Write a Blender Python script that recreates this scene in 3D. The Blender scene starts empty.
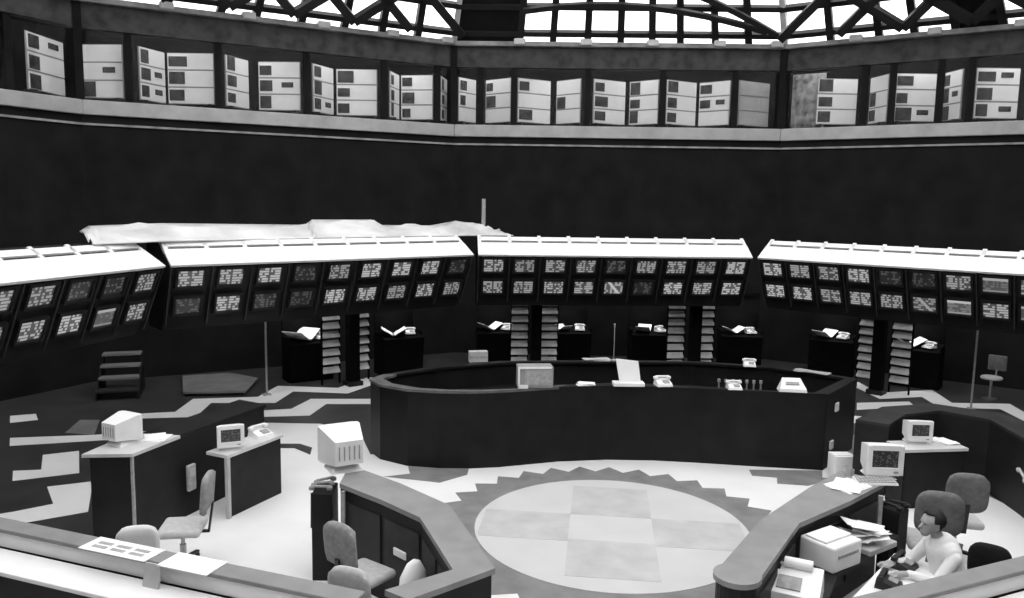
import bpy, bmesh, math, random
from mathutils import Vector, Matrix
random.seed(7)
scene = bpy.context.scene
COL = scene.collection

# ------------------------------------------------------------------ camera, world, exposure
cam = bpy.data.objects.new('camera', bpy.data.cameras.new('camera'))
COL.objects.link(cam); scene.camera = cam
cam.data.sensor_width = 36.0
cam.data.lens = 793.985 / 1024 * 36.0
cam.data.clip_end = 300
cr, cu, cf = (0.993731, 0.110568, 0.016559), (-0.029633, 0.117664, 0.992611), (-0.107802, 0.986879, -0.120203)
M3 = Matrix(((cr[0], cu[0], -cf[0]), (cr[1], cu[1], -cf[1]), (cr[2], cu[2], -cf[2])))
cam.matrix_world = Matrix.Translation((-0.219, -9.579, 4.1)) @ M3.to_4x4()

world = bpy.data.worlds.new('overcast_sky'); scene.world = world
world.use_nodes = True
bg = world.node_tree.nodes['Background']
bg.inputs[0].default_value = (1, 1, 1, 1); bg.inputs[1].default_value = 2.8
vs = scene.view_settings
vs.view_transform = 'Standard'; vs.look = 'None'; vs.gamma = 1.0; vs.use_curve_mapping = False
vs.exposure = 0.0

# ------------------------------------------------------------------ materials
MAT = {}
def mat(name, g, rough=.7, var=.12, scale=6.0, spec=.3, metal=0.0, tint=None):
    if name in MAT: return MAT[name]
    m = bpy.data.materials.new(name); m.use_nodes = True
    nt = m.node_tree; b = nt.nodes['Principled BSDF']
    tc = nt.nodes.new('ShaderNodeTexCoord'); n = nt.nodes.new('ShaderNodeTexNoise')
    n.inputs['Scale'].default_value = scale; n.inputs['Detail'].default_value = 5
    r = nt.nodes.new('ShaderNodeValToRGB')
    c0, c1 = max(0, g*(1-var)), min(1, g*(1+var))
    r.color_ramp.elements[0].position = .3; r.color_ramp.elements[1].position = .7
    r.color_ramp.elements[0].color = (c0, c0, c0, 1); r.color_ramp.elements[1].color = (c1, c1, c1, 1)
    nt.links.new(tc.outputs['Object'], n.inputs['Vector']); nt.links.new(n.outputs['Fac'], r.inputs['Fac'])
    nt.links.new(r.outputs['Color'], b.inputs['Base Color'])
    b.inputs['Roughness'].default_value = rough; b.inputs['Specular IOR Level'].default_value = spec
    b.inputs['Metallic'].default_value = metal
    MAT[name] = m; return m

def glass_mat(name, gloss):
    m = bpy.data.materials.new(name); m.use_nodes = True; nt = m.node_tree
    for n in list(nt.nodes): nt.nodes.remove(n)
    o = nt.nodes.new('ShaderNodeOutputMaterial'); mx = nt.nodes.new('ShaderNodeMixShader')
    t = nt.nodes.new('ShaderNodeBsdfTransparent'); g = nt.nodes.new('ShaderNodeBsdfGlossy')
    t.inputs[0].default_value = (.96, .96, .96, 1)
    g.inputs['Roughness'].default_value = .08; mx.inputs[0].default_value = gloss
    nt.links.new(t.outputs[0], mx.inputs[1]); nt.links.new(g.outputs[0], mx.inputs[2]); nt.links.new(mx.outputs[0], o.inputs[0])
    MAT[name] = m; return m

def emit_mat(name, s):
    m = bpy.data.materials.new(name); m.use_nodes = True; nt = m.node_tree
    b = nt.nodes['Principled BSDF']; b.inputs['Base Color'].default_value = (.8, .8, .8, 1)
    b.inputs['Emission Color'].default_value = (1, 1, 1, 1); b.inputs['Emission Strength'].default_value = s
    MAT[name] = m; return m

def screen_mat(name, nx, nz, thr, s, mode='text'):
    """a lit tube with columns of figures; flat print on the screen"""
    m = bpy.data.materials.new(name); m.use_nodes = True; nt = m.node_tree; N = nt.nodes.new; L = nt.links.new
    b = nt.nodes['Principled BSDF']; b.inputs['Base Color'].default_value = (.02, .02, .02, 1); b.inputs['Roughness'].default_value = .25
    tc = N('ShaderNodeTexCoord'); sp = N('ShaderNodeSeparateXYZ'); L(tc.outputs['Generated'], sp.inputs[0])
    oi = N('ShaderNodeObjectInfo')
    def M(op, a, b_=None, c=None):
        n = N('ShaderNodeMath'); n.operation = op
        for i, v in enumerate((a, b_, c)):
            if v is None: continue
            if isinstance(v, (int, float)): n.inputs[i].default_value = v
            else: L(v, n.inputs[i])
        return n.outputs[0]
    fx = M('FLOOR', M('MULTIPLY', sp.outputs[0], nx)); fz = M('FLOOR', M('MULTIPLY', sp.outputs[2], nz))
    cb = N('ShaderNodeCombineXYZ'); L(fx, cb.inputs[0]); L(fz, cb.inputs[1]); L(M('MULTIPLY', oi.outputs['Random'], 97), cb.inputs[2])
    wn = N('ShaderNodeTexWhiteNoise'); L(cb.outputs[0], wn.inputs['Vector'])
    on = M('GREATER_THAN', wn.outputs['Value'], thr)
    gap = M('GREATER_THAN', M('ABSOLUTE', M('SUBTRACT', sp.outputs[0], .5)), .045)
    line = M('LESS_THAN', M('FRACT', M('MULTIPLY', sp.outputs[2], nz)), .72)
    v = M('MULTIPLY', M('MULTIPLY', on, gap), line)
    if mode == 'bars':
        v = M('MAXIMUM', M('GREATER_THAN', sp.outputs[2], .78), M('MULTIPLY', v, .25))
        v = M('MAXIMUM', v, M('MULTIPLY', M('LESS_THAN', sp.outputs[2], .14), .5))
    if mode == 'chart':
        d = M('ABSOLUTE', M('SUBTRACT', M('ADD', sp.outputs[0], M('MULTIPLY', sp.outputs[2], .6)), .8))
        v = M('MAXIMUM', M('LESS_THAN', d, .09), M('MULTIPLY', v, .8))
    jit = M('ADD', M('MULTIPLY', oi.outputs['Random'], .5), .6)
    v = M('MULTIPLY', M('ADD', M('MULTIPLY', v, s), s*.22), jit)
    b.inputs['Emission Color'].default_value = (1, 1, 1, 1); L(v, b.inputs['Emission Strength'])
    MAT[name] = m; return m

mat('floor_dark', .045, .5, .2, 2.0, .25); mat('floor_white', .75, .5, .05, 1.2, .3); mat('band_white', .88, .5, .04, 1.2, .3)
mat('floor_grey', .20, .5, .2, 3.0, .3); mat('disc_stone', .55, .45, .05, 1.5, .3); mat('tile_grey', .47, .45, .12, 2.5, .3)
mat('wall_black', .014, .9, .3, 1.5, .1); mat('booth_black', .006, .9, .3, 4, .03); mat('lintel', .065, .8, .5, 3.0, .2); mat('ledge_white', .44, .6, .15, 3)
mat('ledge_line', .32, .6, .4, 3); mat('strut', .02, .5, .2, 4, .3); mat('hip_white', .7, .5, .1, 4)
mat('fascia_white', .82, .5, .04, 3); mat('bank_black', .016, .5, .3, 4, .2); mat('bank_line', .035, .5, .2, 4)
mat('counter_black', .009, .45, .35, 3.0, .2); mat('counter_cap', .11, .45, .3, 5, .3)
mat('desk_top', .24, .5, .12, 4, .3); mat('desk_dark', .013, .5, .3, 4, .2); mat('desk_panel', .03, .5, .3, 4, .2)
mat('desk_light', .55, .5, .08, 4, .3)
mat('white_plastic', .80, .4, .04, 5); mat('paper', .84, .8, .03, 5, .1); mat('grey_plastic', .28, .45, .1, 5)
mat('black_plastic', .015, .4, .2, 5, .3); mat('chair_fabric', .16, .9, .2, 20, .1); mat('chair_mid', .30, .9, .2, 20, .1); mat('chair_light', .5, .9, .1, 20, .1)
mat('chair_black', .018, .9, .2, 20, .1); mat('chrome', .35, .3, .1, 5, .5, .8); mat('louvre', .62, .6, .25, 4, .3)
mat('skin', .36, .6, .06, 8, .2); mat('hair', .012, .6, .3, 30, .3); mat('shirt', .75, .85, .05, 8, .1); mat('trousers', .05, .9, .15, 8, .1)
mat('photo_dark', .05, .6, .7, 9, .2); mat('sheet_plastic', .66, .4, .25, 1.3, .4); mat('print_grey', .35, .8, .2, 20, .1)
mat('dim_white', .45, .7, .1, 6)
glass_mat('dome_glass', .06); glass_mat('gallery_glass', .006)
emit_mat('tube_fill', 60.0)
screen_mat('screen_text', 11, 6, .3, .36); screen_mat('screen_dim', 11, 6, .6, .07); screen_mat('screen_bars', 10, 6, .5, .34, 'bars')
screen_mat('screen_chart', 9, 6, .55, .36, 'chart'); screen_mat('screen_terminal', 22, 12, .75, .10)

# ------------------------------------------------------------------ helpers
def B_box(bm, c, s, rot=None, bev=0.0):
    r = bmesh.ops.create_cube(bm, size=1.0); vs_ = r['verts']
    for v in vs_: v.co = Vector((v.co.x*s[0], v.co.y*s[1], v.co.z*s[2]))
    if bev > 0:
        es = list({e for v in vs_ for e in v.link_edges})
        rb = bmesh.ops.bevel(bm, geom=vs_+es, offset=min(bev, min(s)*.45), segments=2, affect='EDGES', profile=.5)
        vs_ = list({v for f in rb['faces'] for v in f.verts} | {v for v in vs_ if v.is_valid})
    Mx = Matrix.Translation(c) @ (rot.to_4x4() if rot else Matrix())
    for v in vs_: v.co = Mx @ v.co
    return bm
def box(c, s, rot=None, bev=0.0):
    bm = bmesh.new(); return B_box(bm, Vector(c), s, rot, bev)
def B_bar(bm, p, q, w, h=None, up=(0, 0, 1)):
    p, q = Vector(p), Vector(q); d = q-p; x = d.normalized(); u = Vector(up)
    y = u.cross(x)
    if y.length < 1e-4: y = Vector((0, 1, 0)).cross(x)
    y.normalize(); z = x.cross(y)
    R = Matrix((x, y, z)).transposed()
    return B_box(bm, (p+q)/2, (d.length, w, h or w), R)
def bar(p, q, w, h=None, up=(0, 0, 1)):
    return B_bar(bmesh.new(), p, q, w, h, up)
def B_prism(bm, poly, z0, z1):
    n = len(poly)
    a = sum(poly[i][0]*poly[(i+1) % n][1]-poly[(i+1) % n][0]*poly[i][1] for i in range(n))
    if a < 0: poly = poly[::-1]
    lo = [bm.verts.new((x, y, z0)) for x, y in poly]; hi = [bm.verts.new((x, y, z1)) for x, y in poly]
    bm.faces.new(lo[::-1]); bm.faces.new(hi)
    for i in range(n):
        j = (i+1) % n; bm.faces.new((lo[i], lo[j], hi[j], hi[i]))
    return bm
def prism(poly, z0, z1): return B_prism(bmesh.new(), list(poly), z0, z1)
def B_lathe(bm, prof, c=(0, 0, 0), n=20):
    rings = []
    for r, z in prof:
        rings.append([bm.verts.new((c[0]+r*math.cos(2*math.pi*i/n), c[1]+r*math.sin(2*math.pi*i/n), c[2]+z)) for i in range(n)])
    for a, b in zip(rings, rings[1:]):
        for i in range(n):
            j = (i+1) % n; bm.faces.new((a[i], a[j], b[j], b[i]))
    bm.faces.new(rings[0][::-1]); bm.faces.new(rings[-1]); return bm
def lathe(prof, c=(0, 0, 0), n=20): return B_lathe(bmesh.new(), prof, c, n)
def B_hull(bm, A, Bq):
    """loft between two quads"""
    a = [bm.verts.new(p) for p in A]; b = [bm.verts.new(p) for p in Bq]; n = len(a)
    bm.faces.new(a[::-1]); bm.faces.new(b)
    for i in range(n):
        j = (i+1) % n; bm.faces.new((a[i], a[j], b[j], b[i]))
    bmesh.ops.recalc_face_normals(bm, faces=bm.faces); return bm
def hull(A, Bq): return B_hull(bmesh.new(), A, Bq)
def quadslab(pts, t):
    """four corner points, thickness t along the normal (both ways)"""
    p = [Vector(v) for v in pts]; n = (p[1]-p[0]).cross(p[2]-p[0]).normalized()*t/2
    return hull([v-n for v in p], [v+n for v in p])
def rbox(c, s, bev, rot=None): return box(c, s, rot, bev)

def obj(name, bm, m, parent=None, loc=(0, 0, 0), rz=0.0, smooth=False, label=None):
    if isinstance(bm, bmesh.types.BMesh):
        me = bpy.data.meshes.new(name); bm.to_mesh(me); bm.free()
        me.materials.append(MAT[m] if isinstance(m, str) else m)
        if smooth:
            for p in me.polygons: p.use_smooth = True
    else: me = bm
    o = bpy.data.objects.new(name, me); COL.objects.link(o)
    o.location = loc; o.rotation_euler[2] = rz
    if parent: o.parent = parent
    if label: o['label'] = label
    return o
def tag(o, label, cat, group=None, kind=None):
    o['label'] = label
    if cat: o['category'] = cat
    if group: o['group'] = group
    if kind: o['kind'] = kind
    return o
def thing(name, label, cat, loc=(0, 0, 0), rz=0.0, group=None):
    o = bpy.data.objects.new(name, None); COL.objects.link(o)
    o.empty_display_size = .1
    o.location = loc; o.rotation_euler[2] = rz
    return tag(o, label, cat, group)
def struct(name, label=None, loc=(0, 0, 0), rz=0.0):
    o = bpy.data.objects.new(name, None); COL.objects.link(o)
    o.location = loc; o.rotation_euler[2] = rz; o['kind'] = 'structure'
    if label: o['label'] = label; o['category'] = name.split('_')[0]
    return o
def copy_tree(o, parent=None):
    c = o.copy(); COL.objects.link(c); c.parent = parent
    for ch in o.children: copy_tree(ch, c)
    return c
def off(poly, dx, dy): return [(x-dx, y-dy) for x, y in poly]

# ------------------------------------------------------------------ floor with inlaid bands
OCT = [(-14.3, -1.5), (-11.3, 6.6), (-4.16, 11.56), (4.4, 12.24), (12.1, 8.37), (13.5, -1.0), (8.5, -11.0), (-8.5, -11.3)]
floor = obj('floor', prism(OCT, -.2, 0), 'floor_dark'); tag(floor, 'dark stone trading floor with white zigzag bands around a pale disc', 'floor', kind='structure')
def inlay(name, poly, z, m, label=None): return obj(name, prism(poly, 0.0005, z), m, floor, label=label)
inlay('white_field', [(-7.0, -6), (-6.1, -1.05), (-5.1, 1.3), (-6.27, 4.08), (-5.24, 4.19), (-4.35, 3.75), (-3.82, 2.6), (-3, 3), (3.5, 3.6), (3.87, 3.68), (3.52, 2.47), (4.4, 2.5), (5.3, 2.85), (5.7, 1.4), (6, -1), (7, -6)], .004, 'floor_white', 'white floor field around the disc')
for poly in (
    [(-8.93, 3.89), (-9.02, 4.2), (-8.24, 4.52), (-8.41, 5.52), (-7.2, 5.91), (-7.19, 6.93), (-5.84, 6.98), (-5.52, 8.11), (-4.3, 8.2), (-4.3, 7.5), (-5.2, 7.37), (-5.47, 6.53), (-6.67, 6.5), (-6.65, 5.5), (-7.9, 5.28), (-7.68, 4.25)],
    [(-6.65, 4.91), (-6.16, 5.11), (-6.07, 5.94), (-4.94, 6.14), (-4.0, 6.4), (-3.9, 5.9), (-4.82, 5.74), (-5.62, 5.6), (-5.63, 4.71), (-6.44, 4.47)],
    [(-10.06, 2.49), (-8.8, 2.88), (-7.9, 3.3), (-7.6, 3.0), (-8.62, 2.56), (-9.75, 2.09)],
    [(-11.05, 3.74), (-10.69, 3.95), (-10.37, 3.58), (-10.72, 3.32)],
    [(-8.83, 1.0), (-8.46, 1.11), (-8.91, 1.75), (-8.49, 2.03), (-7.82, 1.07), (-8.53, 0.61)],
    [(-7.89, 0.47), (-7.4, 0.77), (-6.76, -0.28), (-7.4, -0.81), (-7.9, -1.1), (-8.2, -.8), (-7.7, -0.43), (-7.38, -0.1)],
    [(5.6, 9.9), (6.0, 9.71), (6.09, 8.67), (7.45, 9.21), (7.38, 7.99), (8.61, 8.12), (8.56, 7.45), (9.4, 7.6), (9.2, 6.9), (8.19, 6.69), (8.18, 7.62), (6.94, 7.49), (6.94, 8.45), (5.93, 8.08), (5.78, 9.0)],
    [(5.31, 7.62), (6.49, 7.95), (6.45, 7.51), (5.12, 7.01)],
    [(4.95, 6.51), (5.15, 6.47), (4.77, 5.96), (4.4, 5.8), (4.3, 6.2)],
): inlay('white_band', poly, .004, 'band_white')  # lighter white put into the bands to offset the shade of the banks
inlay('grey_slab', [(-9.36, 2.91), (-9.63, 3.71), (-9.28, 3.77), (-8.8, 2.88)], .004, 'floor_grey')
inlay('grey_slab', [(3.2, 3.75), (4.0, 4.5), (4.9, 5.6), (6.6, 5.2), (6.3, 3.2), (5.2, 3.4), (4.4, 3.1), (3.9, 2.7)], .004, 'floor_grey')
inlay('dark_band', [(-5.74, 2.87), (-5.15, 2.96), (-4.87, 2.79), (-4.77, 2.43), (-5.15, 2.72), (-5.6, 2.65)], .008, 'floor_dark')
inlay('dark_band', [(2.21, 2.81), (3.36, 2.95), (3.27, 2.61), (3.5, 2.6), (2.96, 2.21), (2.52, 2.23), (2.57, 2.5), (2.21, 2.53)], .008, 'floor_grey')
inlay('dark_band', [(-3.09, 2.15), (-2.13, 2.17), (-2.11, 1.89), (-2.45, 1.49), (-3.32, 1.61), (-2.97, 1.8)], .008, 'floor_grey')
CX, CY, CRAD = 0.03, 0.22, 1.74
star = []
for i in range(64):
    a = 2*math.pi*i/64; r = 2.36 if i % 2 == 0 else 2.13
    star.append((CX+r*math.sin(a), CY+r*math.cos(a)))
inlay('serrated_ring', star, .008, 'floor_grey', 'grey ring with a serrated outer edge round the pale disc')
inlay('stone_disc', [(CX+CRAD*math.sin(2*math.pi*i/72), CY+CRAD*math.cos(2*math.pi*i/72)) for i in range(72)], .012, 'disc_stone', 'pale round stone disc')
def clip_tile(x0, x1, y0, y1):
    pts = []; n = 10
    for (ax, ay), (bx, by) in (((x0, y0), (x1, y0)), ((x1, y0), (x1, y1)), ((x1, y1), (x0, y1)), ((x0, y1), (x0, y0))):
        for i in range(n):
            x = ax+(bx-ax)*i/n; y = ay+(by-ay)*i/n; d = math.hypot(x, y)
            if d > CRAD-.03: x, y = x*(CRAD-.03)/d, y*(CRAD-.03)/d
            pts.append((CX+x, CY+y))
    return pts
for t in ((-.53, .53, .36, 1.42), (-.53, .53, -1.42, -.44), (-1.66, -.53, -.5, .36), (.53, 1.66, -.5, .36)):
    obj('stone_tile', prism(clip_tile(*t), .0005, .015), 'tile_grey', floor)

# ------------------------------------------------------------------ walls, gallery, dome
ZL0, ZL1, ZL2 = 5.82, 6.13, 5.626
ZLINT, ZTOP = 7.62, 8.15
CEN = Vector((0, .5, 0))
def frame(a, b):
    d = Vector((b[0]-a[0], b[1]-a[1], 0)); L = d.length
    return L, math.atan2(d.y, d.x)
GAL = {}
SIDES = ['left', 'back_left', 'back', 'back_right', 'right', 'front_right', 'front', 'front_left']
NAMES = {0: 'left', 1: 'back_left', 2: 'back', 3: 'back_right', 4: 'right', 5: 'front_right', 6: 'front', 7: 'front_left'}
for i in range(8):
    a, b = OCT[i], OCT[(i+1) % 8]; L, rz = frame(a, b); nm = NAMES[i]
    w = struct('wall_'+nm, 'tall dark wall below the gallery, '+nm.replace('_', ' ')+' side', (a[0], a[1], 0), rz)
    obj('wall_panel', box((L/2, .15, ZL0/2), (L, .3, ZL0)), 'wall_black', w)
    if i in (0, 1, 2, 3, 4):
        obj('ledge', box((L/2, .08, (ZL0+ZL1)/2), (L-.05, .36, ZL1-ZL0), bev=.02), 'ledge_white', w)
        obj('string_course', box((L/2, -.02, ZL2), (L-.02, .06, .045)), 'ledge_line', w)
        w = struct('trim_%d' % (i+1), 'recessed gallery with lintel and beam, '+nm.replace('_', ' ')+' side', (a[0], a[1], 0), rz)
        GAL[i] = w
        obj('gallery_floor', box((L/2, 1.5, 5.9), (L+1.5, 2.4, .12)), 'wall_black', w)
        obj('gallery_back', box((L/2, 2.6, 7.1), (L+2, .1, 2.4)), 'wall_black', w)
        obj('gallery_soffit', box((L/2, 1.35, 8.1), (L+1.5, 2.6, .1)), 'wall_black', w)
        obj('lintel', box((L/2, .12, (ZLINT+ZTOP)/2), (L, .24, ZTOP-ZLINT)), 'lintel', w)
        obj('beam', box((L/2, .05, ZTOP+.05), (L, .42, .12), bev=.02), 'ledge_line', w)
        obj('corner_post', box((0, .0, (ZL1+ZTOP)/2), (.16, .2, ZTOP-ZL1)), 'wall_black', w)
    else:
        obj('upper_wall', box((L/2, .15, (ZL0+ZTOP)/2), (L, .3, ZTOP-ZL0)), 'wall_black', w)
# gallery mullions and panes, plus unseen fill lights added to brighten the boards
MULL = {1: [.95, 2.81, 4.84, 6.8, 8.25], 2: [.71, 1.58, 3.53, 5.5, 7.38], 3: [1.97, 2.6, 3.64, 4.27, 6.2], 0: [3.6, 5.4, 7.19]}
for i, us in MULL.items():
    a, b = OCT[i], OCT[i+1]; L, rz = frame(a, b)
    par = GAL[i]
    edges = [.1]+us+[L-.1]
    for u in us: obj('mullion', box((u, .1, (ZL1+ZLINT)/2), (.15, .12, ZLINT-ZL1)), 'wall_black', par)
    for u0, u1 in zip(edges, edges[1:]):
        obj('pane', box(((u0+u1)/2, .1, (ZL1+ZLINT)/2), (u1-u0-.1, .012, ZLINT-ZL1)), 'gallery_glass', par)
    n = 4
    for k in range(n):
        u = L*(k+.5)/n
        t = thing('gallery_fill_light', 'unseen fill light added behind the gallery lintel to brighten the boards', 'fill light',
                  (a[0]+math.cos(rz)*u-math.sin(rz)*.33, a[1]+math.sin(rz)*u+math.cos(rz)*.33, 7.98), rz, 'gallery fill lights')
        obj('housing', box((0, 0, .04), (L/n*.8, .1, .06)), 'white_plastic', t)
        obj('tube', lathe([(.018, -L/n*.37), (.018, L/n*.37)], n=8), 'tube_fill', t).rotation_euler = (0, math.pi/2, 0)
        t.children[1].location = (0, 0, -.01)

dome = struct('ceiling', 'faceted glass dome of dark struts and bright panes above the gallery')
FCOLS = {2: [0, .2, .3, .405, .505, .6, .685, .79, .89, 1], 1: [0, .07, .2, .33, .42, .54, .66, .77, .88, 1], 3: [0, .13, .26, .35, .45, .56, .68, .84, 1], 0: [0, .2, .4, .6, .8, 1], 4: [0, .2, .4, .6, .8, 1]}
SOLID = {(2, 0), (1, 0), (3, 4), (0, 4), (0, 3)}
TROWS = [0, .055, .2, .34, .62, 1]
def dome_fn(i):
    a = Vector((*OCT[i], ZTOP+.1)); b = Vector((*OCT[(i+1) % 8], ZTOP+.1))
    a2 = a.lerp(CEN, .28); a2.z = 12.1; b2 = b.lerp(CEN, .28); b2.z = 12.1
    return lambda u, t: a.lerp(b, u).lerp(a2.lerp(b2, u), t)
for i in range(8):
    P = dome_fn(i); cols = FCOLS.get(i, [0, .25, .5, .75, 1]); rows = TROWS if i in FCOLS else [0, .3, .62, 1]
    nrm = (P(1, 0)-P(0, 0)).cross(P(0, 1)-P(0, 0)).normalized()
    if nrm.z > 0: nrm = -nrm          # towards the room
    for c in range(len(cols)-1):
        for r in range(len(rows)-1):
            u0, u1, t0, t1 = cols[c], cols[c+1], rows[r], rows[r+1]
            q = [P(u0, t0), P(u1, t0), P(u1, t1), P(u0, t1)]
            if (i, c) in SOLID and r < 4: obj('blind_panel', quadslab(q, .04), 'wall_black', dome)
            else: obj('pane', quadslab(q, .02), 'dome_glass', dome)
    for u in cols[1:-1]: obj('strut', bar(P(u, 0), P(u, 1), .17, .16, nrm), 'strut', dome)
    for t in rows[1:-1]: obj('strut', bar(P(0, t), P(1, t), .13, .15, nrm), 'strut', dome)
    obj('hip_rib', bar(P(0, 0)+Vector((0, 0, .05)), P(0, 1), .14, .2, nrm), 'hip_white', dome)
    obj('crown_pane', hull([P(0, 1), P(1, 1), Vector((0, .5, 15))], [P(0, 1)+Vector((0, 0, .02)), P(1, 1)+Vector((0, 0, .02)), Vector((0, .5, 15.02))]), 'dome_glass', dome)
    obj('strut', bar(P(0, 1), (0, .5, 14.95), .14, .2), 'strut', dome)
    if i in (0, 1, 3, 4):
        Q = lambda u, t: P(u, t)+nrm*.45
        n = 6
        for k in range(-2, n):
            u0 = k/n
            for s in (1, -1):
                pa, pb = (u0, .09), (u0+.30, .5)
                if s < 0: pa, pb = (1-u0, .09), (1-u0-.30, .5)
                lo, hi = min(pa[0], pb[0]), max(pa[0], pb[0])
                if hi > 1.0 or lo < 0: continue
                obj('strut', bar(Q(*pa), Q(*pb), .2, .16, nrm), 'strut', dome)
    if i == 2:
        Q = lambda u, t: P(u, t)+nrm*.4
        for s0, h, us0, us1 in ((.11, .14, .2, .94), (.12, .27, .2, .97)):
            prev = None
            for k in range(13):
                u = us0+(us1-us0)*k/12; x = (u-.45)/.5
                cur = Q(u, s0+h*(1-x*x))
                if prev: obj('strut', bar(prev, cur, .13, .12, nrm), 'strut', dome)
                prev = cur
    for u in ([.2, .4, .6, .8, .97] if i in (1, 2, 3) else []):
        p = P(u, 0)-nrm*-.1
        obj('node_plate', box((p.x, p.y, ZTOP+.1), (.3, .3, .16), Matrix.Rotation(frame(OCT[i], OCT[i+1])[1], 3, 'Z'), .03), 'hip_white', dome)

# ------------------------------------------------------------------ display boards in the gallery
BOARDS = {
 'left': [(-11.97, 5.93, -12.08, 7.21)],
 'back left': [(-11.85, 7.37, -10.83, 7.41), (-10.55, 7.6, -10.39, 8.38), (-10.34, 8.4, -9.26, 8.5), (-9.04, 8.65, -8.85, 9.45), (-8.66, 9.59, -7.62, 9.64), (-7.36, 9.82, -7.13, 10.65), (-7.06, 10.68, -6.01, 10.76), (-5.72, 10.96, -5.67, 11.67), (-5.62, 11.69, -4.74, 11.64), (-4.55, 11.78, -4.53, 12.46)],
 'back': [(-4.1, 11.97, -3.73, 12.55), (-3.46, 12.57, -2.71, 12.08), (-2.52, 12.09, -1.68, 12.71), (-1.52, 12.72, -0.85, 12.22), (-0.5, 12.25, 0.36, 12.87), (0.47, 12.88, 1.22, 12.39), (1.43, 12.4, 2.28, 13.02), (2.36, 13.03, 3.11, 12.54), (3.35, 12.55, 4.25, 13.18)],
 'back right': [(5.27, 12.24, 6.3, 12.34), (6.57, 12.2, 6.77, 11.49), (6.91, 11.42, 7.92, 11.53), (8.05, 11.46, 8.2, 10.77), (8.45, 10.64, 9.47, 10.74)]}
ORD = ['first', 'second', 'third', 'fourth', 'fifth', 'sixth', 'seventh', 'eighth', 'ninth', 'tenth']
for side, lst in BOARDS.items():
    for k, (x0, y0, x1, y1) in enumerate(lst):
        L, rz = frame((x0, y0), (x1, y1)); h = 1.17
        if side == 'left': lab = 'white display board with photographs, alone in the far left gallery bay'
        elif side == 'back' and k == 8: lab = 'blank grey display board beside the right corner post of the back gallery'
        else: lab = 'white display board with photographs, %s from the left in the %s gallery' % (ORD[k], side)
        t = thing('display_board', lab, 'board', (x0, y0, 5.96), rz, 'display boards in the gallery')
        if L < .75 and side != 'back': pass
        obj('backing', box((L/2, .02, .3+h/2), (L, .03, h)), 'grey_plastic', t)
        for u in (.08, L-.08): obj('foot', box((u, .02, .15), (.05, .3, .3)), 'black_plastic', t)
        blank = side == 'back' and k == 8
        for r in range(3):
            z = .3+h*(r+.5)/3; hh = h/3-.035
            obj('sheet', box((L/2, -.004, z), (L-.03, .018, hh)), 'dim_white' if blank else 'paper', t)
            if blank: continue
            if random.random() < .85 and L > .3:
                w = L*random.uniform(.26, .4); ph = hh*random.uniform(.6, .95)
                obj('photograph', box((.04+w/2, -.018, z+random.uniform(-.02, .02)), (w, .012, ph)), 'photo_dark', t)
            if random.random() < .2: obj('photograph', box((L*.7, -.018, z+.03), (L*.28, .012, hh*.35)), 'photo_dark', t)
        # the boards show their printed face to the hall
t = thing('reflection_panel', 'mottled grey panel standing in for a glass reflection in the back right gallery', 'screen', (4.78, 12.86, 5.96), math.radians(-26.8))
obj('panel', box((.42, .02, .9), (.84, .04, 1.5)), mat('mottled', .22, .8, .8, 5, .2), t)  # reflection in the gallery glass, built as a solid mottled panel
for u in (.08, .76): obj('foot', box((u, .02, .08), (.05, .3, .16)), 'black_plastic', t)
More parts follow.
